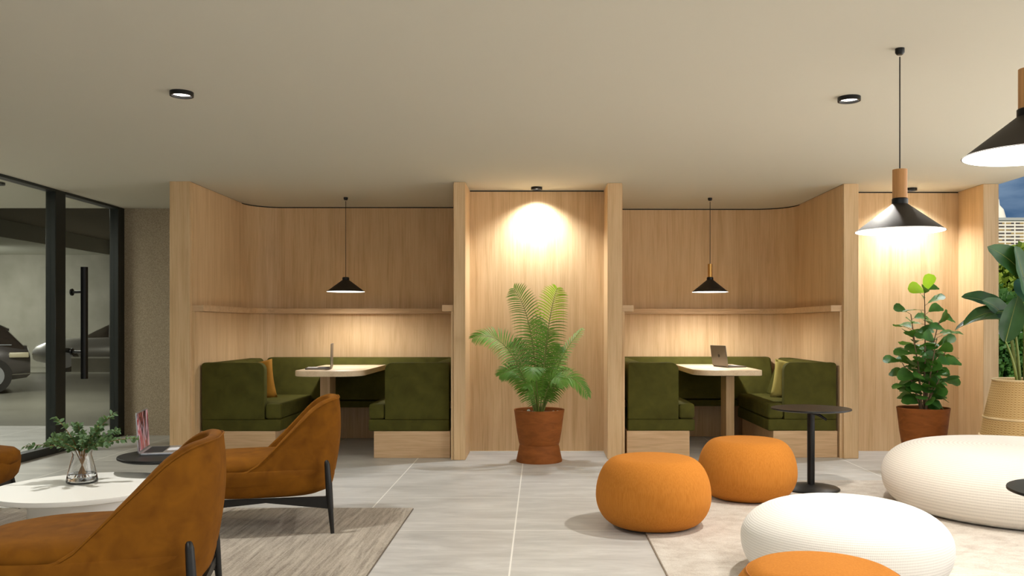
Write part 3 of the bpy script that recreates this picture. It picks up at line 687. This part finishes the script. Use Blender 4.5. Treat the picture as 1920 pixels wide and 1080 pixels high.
# ------------------------------------------------------------------ armchairs (front = -x)
def se(a, b, n, th): 
    c, s_ = math.cos(th), math.sin(th)
    return (a*math.copysign(abs(c)**(2/n), c), b*math.copysign(abs(s_)**(2/n), s_))
def make_chair():
    r = thing('armchair', '', 'armchair')
    A, Bh, n = .435, .355, 3.1; seg = 72; X0 = -.17
    mb = MB(); rows = []
    for z, k in ((.215, .0), (.212, .5), (.216, .80), (.235, .91), (.265, .965), (.31, .99), (.375, 1.0), (.385, .98), (.375, .95), (.30, .90)):
        rows.append([(lambda p: (X0+p[0]*k, p[1]*k, z))(se(A, Bh, n, 2*PI*i/seg)) for i in range(seg+1)])
    mb.strip(rows).build('seat_shell', RUST, r, angle=60)
    mb = MB(); rows = []
    for z, k in ((.33, .3), (.335, .86), (.345, .91), (.375, .94), (.41, .93), (.434, .87), (.450, .70), (.458, .4), (.46, 0)):
        rows.append([(lambda p: (X0-.02+p[0]*k*.97+(-.03*k if p[0] < 0 else 0), p[1]*k*.96, z))(se(A, Bh, 2.7, 2*PI*i/seg)) for i in range(seg+1)])
    mb.strip(rows).build('seat_cushion', RUST, r, angle=60)
    TH = math.radians(112); m_ = 72; edge = []; cols = []
    def rimz(x, y):
        u = max(0, min(1.45, (x+.30)/.395)); vv = max(0, u-.95)
        w = (u*u/.8 if u < .4 else u-.2)-vv*vv
        zz = .378+(.800-.378)*w
        return zz
    mb = MB()
    for i in range(m_+1):
        th = -TH+2*TH*i/m_; x, y = se(A, Bh, n, th); x += X0; zt = rimz(x, y)
        col = []; K = 9; thick = .016+.042*min(1, max(0, (zt-.378)/.2)); nx, ny = math.cos(th), math.sin(th)
        def P(z, off):
            l = max(0, z-.33); py = 1-.40*l*abs(ny)
            fx = .035*math.sin(min(1, l/.45)*PI*.75)*max(0, nx)-(.012*nx if z < .33 else 0)
            return (x+fx-nx*off, (y-ny*off)*py, z)
        for k in range(K+1): col.append(P(.29+(zt-.020-.29)*k/K, 0 if k else .01))
        for f_, o_ in ((.008, .06), (.002, .25), (0, .5), (.002, .75), (.008, .94)): col.append(P(zt-f_*1.6, thick*o_))
        for k in range(K+1): col.append(P(zt-.020+(.34-zt+.020)*k/K, thick*(1+.5*k/K)))
        cols.append(col); edge.append(P(zt-.010, .000))
    mb.strip(cols); mb.add(cols[0], [tuple(range(len(cols[0])))]); mb.add(cols[-1], [tuple(range(len(cols[0])))])
    bk = mb.build('backrest', RUST, r, angle=60)
    MB().tube(edge, .0035, 6).build('piping', RUST, bk)
    # legs and stretchers
    for sy in (-1, 1):
        MB().tube([(.210, sy*.331, .435), (.211, sy*.333, .428), (.214, sy*.336, .41), (.224, sy*.350, .27), (.245, sy*.352, 0)], [.007, .013, .0165, .0195, .0115], 14).build('leg', BLACKW, r)
        MB().tube([(-.49, sy*.27, .235), (-.54, sy*.29, 0)], [.0175, .010], 14).build('leg', BLACKW, r)
        pts = [(.225, .145), (.225, .218), (-.49, .212), (-.49, .160), (-.14, .190)]
        b = MB(); yy = [sy*.315-.011, sy*.315+.011] if False else None
        y0a, y1a = sy*.330, sy*.262
        q = MB(); vs = []
        for x_, z_ in pts:
            yc = y0a+(y1a-y0a)*((.215-x_)/.705); vs.append((x_, yc-.011, z_))
        for x_, z_ in pts:
            yc = y0a+(y1a-y0a)*((.215-x_)/.705); vs.append((x_, yc+.011, z_))
        q.add(vs, [(0, 1, 2, 3, 4), (9, 8, 7, 6, 5)]+[(i, (i+1) % 5, (i+1) % 5+5, i+5) for i in range(5)])
        q.build('stretcher', BLACKW, r, smooth=False)
    MB().box(.205, .228, -.335, .335, .165, .205).build('crossbar', BLACKW, r, smooth=False)
    MB().box(-.50, -.48, -.27, .27, .175, .215).build('crossbar', BLACKW, r, smooth=False)
    return r
ch = make_chair()
ch['label'] = 'rust velvet armchair nearest the viewer, cut off by the bottom edge'
ch.location = (-1.60, 3.47, RZ); ch.rotation_euler = (0, 0, math.radians(14))
c = copy_tree(ch); c['label'] = 'rust velvet armchair in front of the left booth, seen from its side'
c.location = (-1.566, 5.40, RZ); c.rotation_euler = (0, 0, math.radians(14))
c = copy_tree(ch); c['label'] = 'rust velvet armchair cut off by the left edge, beyond the white table'
c.location = (-4.01, 5.42, RZ); c.rotation_euler = (0, 0, math.radians(180+12))

# ------------------------------------------------------------------ vase and eucalyptus
vx, vy, vz = -2.51, 4.68, .3955
v = thing('vase', 'clear tapered glass vase on the white coffee table', 'vase', (vx, vy, vz))
MB().lathe([(0, 0), (.070, 0), (.079, .006), (.080, .016), (.070, .06), (.052, .135), (.047, .155), (.051, .172), (.0485, .172), (.0445, .155), (.0495, .134), (.0675, .06), (.0770, .017), (.070, .008), (0, .008)], 56, (vx, vy, vz)).build('body', GLASS, v, angle=70)
MB().lathe([(0, .0085), (.069, .0085), (.0765, .017), (.0685, .052), (0, .052)], 56, (vx, vy, vz)).build('water', WATER, v)
rnd = random.Random(11)
def euc_branch(label, tip, n=20, bend=.35, ls=.029):
    tip = Vector(tip); b0 = Vector((vx-tip.x*.10*1.0, vy-tip.y*.1, vz+.025)); nk = Vector((vx+tip.x*.11, vy+tip.y*.11, vz+.175))
    end = Vector((vx, vy, vz))+tip
    r = thing('eucalyptus_sprig', label, 'plant', b0, group='eucalyptus sprigs in the glass vase')
    pts = []
    mid = nk+(end-nk)*.5+Vector((0, 0, bend*(end-nk).length*.4))
    for i in range(4): pts.append(b0.lerp(nk, i/4))
    for i in range(11):
        t_ = i/10; pts.append(nk*(1-t_)**2+mid*2*t_*(1-t_)+end*t_*t_)
    MB().tube(pts, [.003]*4+[.0026-.0016*i/10 for i in range(11)], 6).build('stem', STEMB, r)
    lf = MB()
    def pt(t_): return nk*(1-t_)**2+mid*2*t_*(1-t_)+end*t_*t_
    pf = lambda t: (math.sin(PI*min(1, t*.92+.06))**.8) if t < .995 else .02
    for i in range(n):
        t_ = .08+.92*i/(n-1); p = pt(t_); d = (pt(min(1, t_+.02))-pt(t_-.02)).normalized()
        for sd in (-1, 1, 1.01):
            u = d.orthogonal().normalized(); u.rotate(Matrix.Rotation(rnd.uniform(0, 2*PI), 3, d)); ld = (d*rnd.uniform(.3, .9)+u*sd).normalized()
            lf.leaf(p, ld, Vector((rnd.uniform(-.6, .6), -rnd.uniform(.2, 1), 1)), ls*rnd.uniform(.7, 1.25), ls*.30*rnd.uniform(.8, 1.2), pf, .2, .15, 5)
    # small side twig
    lf.build('leaves', EUC, r)
E = [('sprig of eucalyptus reaching farthest left out of the vase', (-.29, -.05, .205), 14), ('eucalyptus sprig leaning up to the left in the vase', (-.145, .0, .355), 16),
     ('eucalyptus sprig leaning up to the right, highest in the vase', (.155, .03, .375), 18), ('eucalyptus sprig reaching farthest right out of the vase', (.27, .06, .235), 18),
     ('short upright eucalyptus sprig in the middle of the vase', (-.02, .0, .315), 16), ('eucalyptus sprig curving towards the viewer from the vase', (-.06, -.17, .25), 18),
     ('eucalyptus sprig curving back and to the right from the vase', (.12, .15, .27), 18), ('low full eucalyptus sprig just right of the vase neck', (.17, -.08, .235), 18),
     ('low full eucalyptus sprig just left of the vase neck', (-.16, .08, .25), 18), ('short eucalyptus sprig at the front right of the vase', (.07, -.12, .285), 16)]
E += [('short eucalyptus sprig within the dense middle of the bunch', t_, 18) for t_ in ((-.10, -.10, .265), (.06, .10, .33), (-.09, .10, .31), (.11, -.03, .30), (-.20, .03, .22))]
for lab, tp, n in E: euc_branch(lab, tp, n)

# ------------------------------------------------------------------ potted palm
def pot_mb(x, y, k=1.0, kz=1.0):
    pr = [(0, .0), (.212, 0), (.213, .01), (.200, .07), (.187, .135), (.181, .158), (.184, .162), (.190, .18), (.208, .28), (.226, .42), (.233, .468), (.236, .478), (.232, .482), (.224, .478), (.214, .42), (.0, .42)]
    return MB().lathe([(a*k, b*kz) for a, b in pr], 64, (x, y, 0))
def bez(a, b, c, t): return a*(1-t)**2+b*2*t*(1-t)+c*t*t
def palm(x, y):
    t = thing('potted_palm', 'feathery palm in a waisted terracotta pot, standing in the central niche', 'potted plant', (x, y, 0))
    pot_mb(x, y).build('pot', TERRA, t)
    MB().lathe([(0, .445), (.219, .445), (.219, .43), (0, .43)], 40, (x, y, 0)).build('soil', SOIL, t)
    rn = random.Random(3); st = MB()
    for k in range(14):
        a = rn.uniform(0, 2*PI); rr = rn.uniform(.08, .19); st.lathe([(0, -.012), (.014, -.006), (.017, .004), (.01, .014), (0, .017)], 8, (x+rr*math.cos(a), y+rr*math.sin(a), .452))
    st.build('pebble', mat('pale_pebble', srgb(150, 150, 132), .7), t)
    F = [  # tip (dx, dy, z), control, leaflet length, face normal hint, bright
        ((-.235, .02, 1.60), (-.03, .02, 1.35), .175, (0.25, -1, .1), 0),
        ((.165, -.02, 1.60), (.06, .0, 1.30), .185, (-.1, -1, .1), 1),
        ((-.60, -.10, 1.145), (-.25, -.04, 1.28), .17, (.1, -.75, .8), 0),
        ((.40, .05, 1.22), (.16, .02, .98), .12, (-.9, -.5, .3), 0),
        ((.44, -.12, .62), (.22, -.05, 1.02), .15, (0, -.6, .8), 0),
        ((.30, .10, .84), (.14, .05, .95), .10, (0, -.3, 1), 0),
        ((-.06, -.42, .80), (-.04, -.22, 1.08), .15, (0, -.4, 1), 0),
        ((-.03, .10, 1.30), (-.02, .06, 1.0), .17, (.3, -1, 0), 0),
        ((.09, .05, 1.22), (.05, .02, .9), .17, (-.35, -1, 0), 0),
        ((-.36, -.05, .80), (-.16, -.02, .95), .14, (.1, -.8, .6), 0),
        ((.22, -.25, .72), (.12, -.12, .95), .13, (0, -.5, .8), 0),
        ((-.24, .05, 1.10), (-.12, .02, .90), .16, (.2, -1, .2), 0),
        ((.20, .08, 1.05), (.12, .04, .85), .14, (-.2, -1, .3), 0),
        ((-.10, -.22, .70), (-.06, -.12, .80), .12, (0, -.8, .5), 0)]
    for (tip, ctl, ll, nh, br) in F:
        a = Vector((x+tip[0]*.06, y+tip[1]*.06, .43)); b = Vector((x+ctl[0], y+ctl[1], ctl[2])); c_ = Vector((x+tip[0], y+tip[1], tip[2]))
        lf = MB(); st_ = MB(); n = 35 if ll > .13 else 26
        st_.tube([bez(a, b, c_, i/12) for i in range(13)], [.0075-.006*i/12 for i in range(13)], 6)
        nh = Vector(nh).normalized(); bl = MB()
        for i in range(n):
            s_ = .16+.84*i/(n-1); p = bez(a, b, c_, s_); d = (bez(a, b, c_, min(1, s_+.01))-bez(a, b, c_, s_-.02)).normalized()
            nn = (nh-d*nh.dot(d)).normalized(); side = d.cross(nn)
            Lf = ll*(.45+.62*math.sin(PI*min(1, .12+s_*.80)))*(1 if s_ < .9 else 1-(s_-.9)*4.5)
            for sd in (-1, 1):
                fw = .35+.75*s_
                ld = (side*sd+d*fw+nn*.22+Vector((0, 0, -.05))).normalized(); ld += Vector((rn.uniform(-.05, .05), rn.uniform(-.05, .05), rn.uniform(-.05, .05)))
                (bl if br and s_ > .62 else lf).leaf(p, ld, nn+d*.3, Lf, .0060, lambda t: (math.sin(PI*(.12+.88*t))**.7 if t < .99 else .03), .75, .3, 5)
        fr = lf.build('frond', PALM, t)
        st_.build('midrib', STEMG, fr)
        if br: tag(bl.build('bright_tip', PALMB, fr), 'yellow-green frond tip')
palm(-.005, 7.93)

# ------------------------------------------------------------------ potted fig
def fig(x, y):
    t = thing('potted_fig', 'bushy fiddle-leaf fig in a terracotta pot, in the right niche', 'potted plant', (x, y, 0))
    pot_mb(x, y, .96, 1.08).build('pot', TERRA, t)
    MB().lathe([(0, .485), (.208, .485), (.208, .47), (0, .47)], 40, (x, y, 0)).build('soil', SOIL, t)
    rn = random.Random(8)
    stems = [((0, 0), (.03, .0, 1.05), (.01, 0, 1.56)), ((.02, .01), (.05, .05, .9), (.17, .05, 1.30)), ((-.02, 0), (-.03, -.04, .85), (-.13, -.05, 1.22)),
             ((.01, -.02), (.02, -.08, .8), (.05, -.16, 1.15)), ((0, .02), (.0, .10, .9), (-.05, .14, 1.36)), ((.02, 0), (.07, -.02, .75), (.20, .0, 1.02)), ((-.02, .0), (-.05, .02, .7), (-.18, .02, .92)),
             ((.01, .01), (.03, -.05, .6), (.10, -.10, .78))]
    tr = MB(); lf = MB(); br = MB()
    pf = lambda t: (.14+.86*math.sin(PI*min(1, max(0, t*.84))**1.5)**.7) if t < .97 else .45
    for (b0, cc, e) in stems:
        a = Vector((x+b0[0], y+b0[1], .47)); b = Vector((x+cc[0], y+cc[1], cc[2])); c_ = Vector((x+e[0], y+e[1], e[2]))
        tr.tube([bez(a, b, c_, i/10) for i in range(11)], [.009-.005*i/10 for i in range(11)], 7)
        n = int((c_-a).length*21)
        for i in range(n):
            s_ = .16+.84*i/max(1, n-1); p = bez(a, b, c_, s_); an = i*2.4+rn.uniform(-.5, .5)
            d = Vector((math.cos(an), math.sin(an)*.85, rn.uniform(-.15, .55)+.25*s_)).normalized()
            q = p+d*rn.uniform(.025, .06); tr.tube([p, q], .0022, 5)
            Ll = rn.uniform(.125, .175)*(1.0-.18*max(0, p.z-1.2)/.4)
            nh = Vector((rn.uniform(-.5, .5), rn.uniform(-1.1, .1), rn.uniform(.35, 1)))
            lf.leaf(q, d, nh, Ll, Ll*rn.uniform(.33, .40), pf, rn.uniform(.1, .8), .14, 8, .07)
        if e[2] > 1.5:
            for d, L2 in (((.28, -.15, 1), .17), ((-.95, -.2, .42), .17)):
                br.leaf(c_, d, (0, -1, .2), L2, L2*.33, pf, .2, .12, 8, .06)
    tr.build('stem', BARK, t); lf.build('foliage', FIG, t, angle=180); tag(br.build('young_leaf', FIGB, t, angle=180), 'bright young leaves at the top')
fig(3.46, 7.70)

# ------------------------------------------------------------------ strelitzia in basket
def strel(x, y):
    t = thing('potted_strelitzia', 'tall paddle-leaved plant in a tapered wicker planter, at the right edge', 'potted plant', (x, y, 0))
    hh = .81; pr = [(0, 0), (.30, 0), (.335, .05), (.345, .15), (.335, .32), (.30, .52), (.262, .70), (.240, hh-.01), (.236, hh), (.226, hh), (.222, hh-.03), (.24, .70), (0, .70)]
    bk = MB().lathe(pr, 72).build('planter', WICK, t, loc=(0, 0, 0)); bk.parent = t
    for z, r_ in ((hh, .237), (.50, .305), (.345, .334)):
        MB().tube([(x+r_*math.cos(a), y+r_*math.sin(a), z) for a in [2*PI*i/64 for i in range(65)]], .009 if z > .6 else .010, 8).build('rattan_band', WICKL, bk)
    MB().lathe([(0, .71), (.225, .71), (.225, .70), (0, .70)], 40, (x, y, 0)).build('soil', SOIL, t)
    pf = lambda q: (math.sin(PI*min(1, max(0, q*.97+.015))**.85)**.62) if q < .99 else .03
    Lv = [  # petiole end (dx,dy,z), leaf direction, normal, length, half width, droop
        ((-.12, .05, 1.38), (-.95, -.1, .55), (.3, -.8, .7), .42, .09, .5),
        ((-.02, -.05, 1.66), (-.85, -.2, .9), (-.2, -.9, .5), .44, .11, .55),
        ((-.13, -.05, 1.36), (-1, -.2, .25), (0, -.5, 1), .48, .085, .9),
        ((-.24, -.15, 1.13), (.12, -.25, 1), (-.2, -1, .1), .38, .09, .1),
        ((.03, -.02, 1.45), (-.35, -.2, 1), (.5, -1, 0), .50, .11, .25),
        ((.12, .05, 1.60), (.3, .1, 1), (0, -1, .2), .50, .11, .4),
        ((.15, -.08, 1.35), (.9, -.2, .7), (0, -.6, 1), .50, .10, .8),
        ((-.08, .12, 1.30), (-.9, .3, .3), (0, -.4, 1), .42, .09, 1.0),
        ((.10, .16, 1.45), (.4, .7, .8), (0, -.3, 1), .46, .10, .7),
        ((-.16, -.02, 1.30), (-.75, -.35, .9), (.4, -1, .3), .34, .085, .75),
        ((-.02, -.18, 1.22), (-.35, -.3, 1), (.2, -1, .2), .36, .08, .5)]
    for (e, d, nh, Ll, wd, dr) in Lv:
        a = Vector((x+e[0]*.35, y+e[1]*.35, .70)); c_ = Vector((x+e[0], y+e[1], e[2])); b = a.lerp(c_, .6)+Vector((-e[0]*.18, 0, 0))
        pt_ = MB().tube([bez(a, b, c_, i/10) for i in range(11)], [.014-.008*i/10 for i in range(11)], 8).build('petiole', STEMG, t)
        lf = MB().leaf(c_, d, nh, Ll, wd, pf, dr, .32, 16, .05).build('leaf', STR, pt_, angle=180)
        # midrib
        mr = MB(); p = c_.copy(); dd = Vector(d).normalized(); pp = [p.copy()]
        for i in range(16): dd = (dd-Vector((0, 0, 1))*dr/16).normalized(); p = p+dd*(Ll/16); pp.append(p.copy())
        mr.tube(pp, [.0055-.0048*i/16 for i in range(17)], 6).build('midrib', STEMG, lf)
strel(3.99, 7.02)
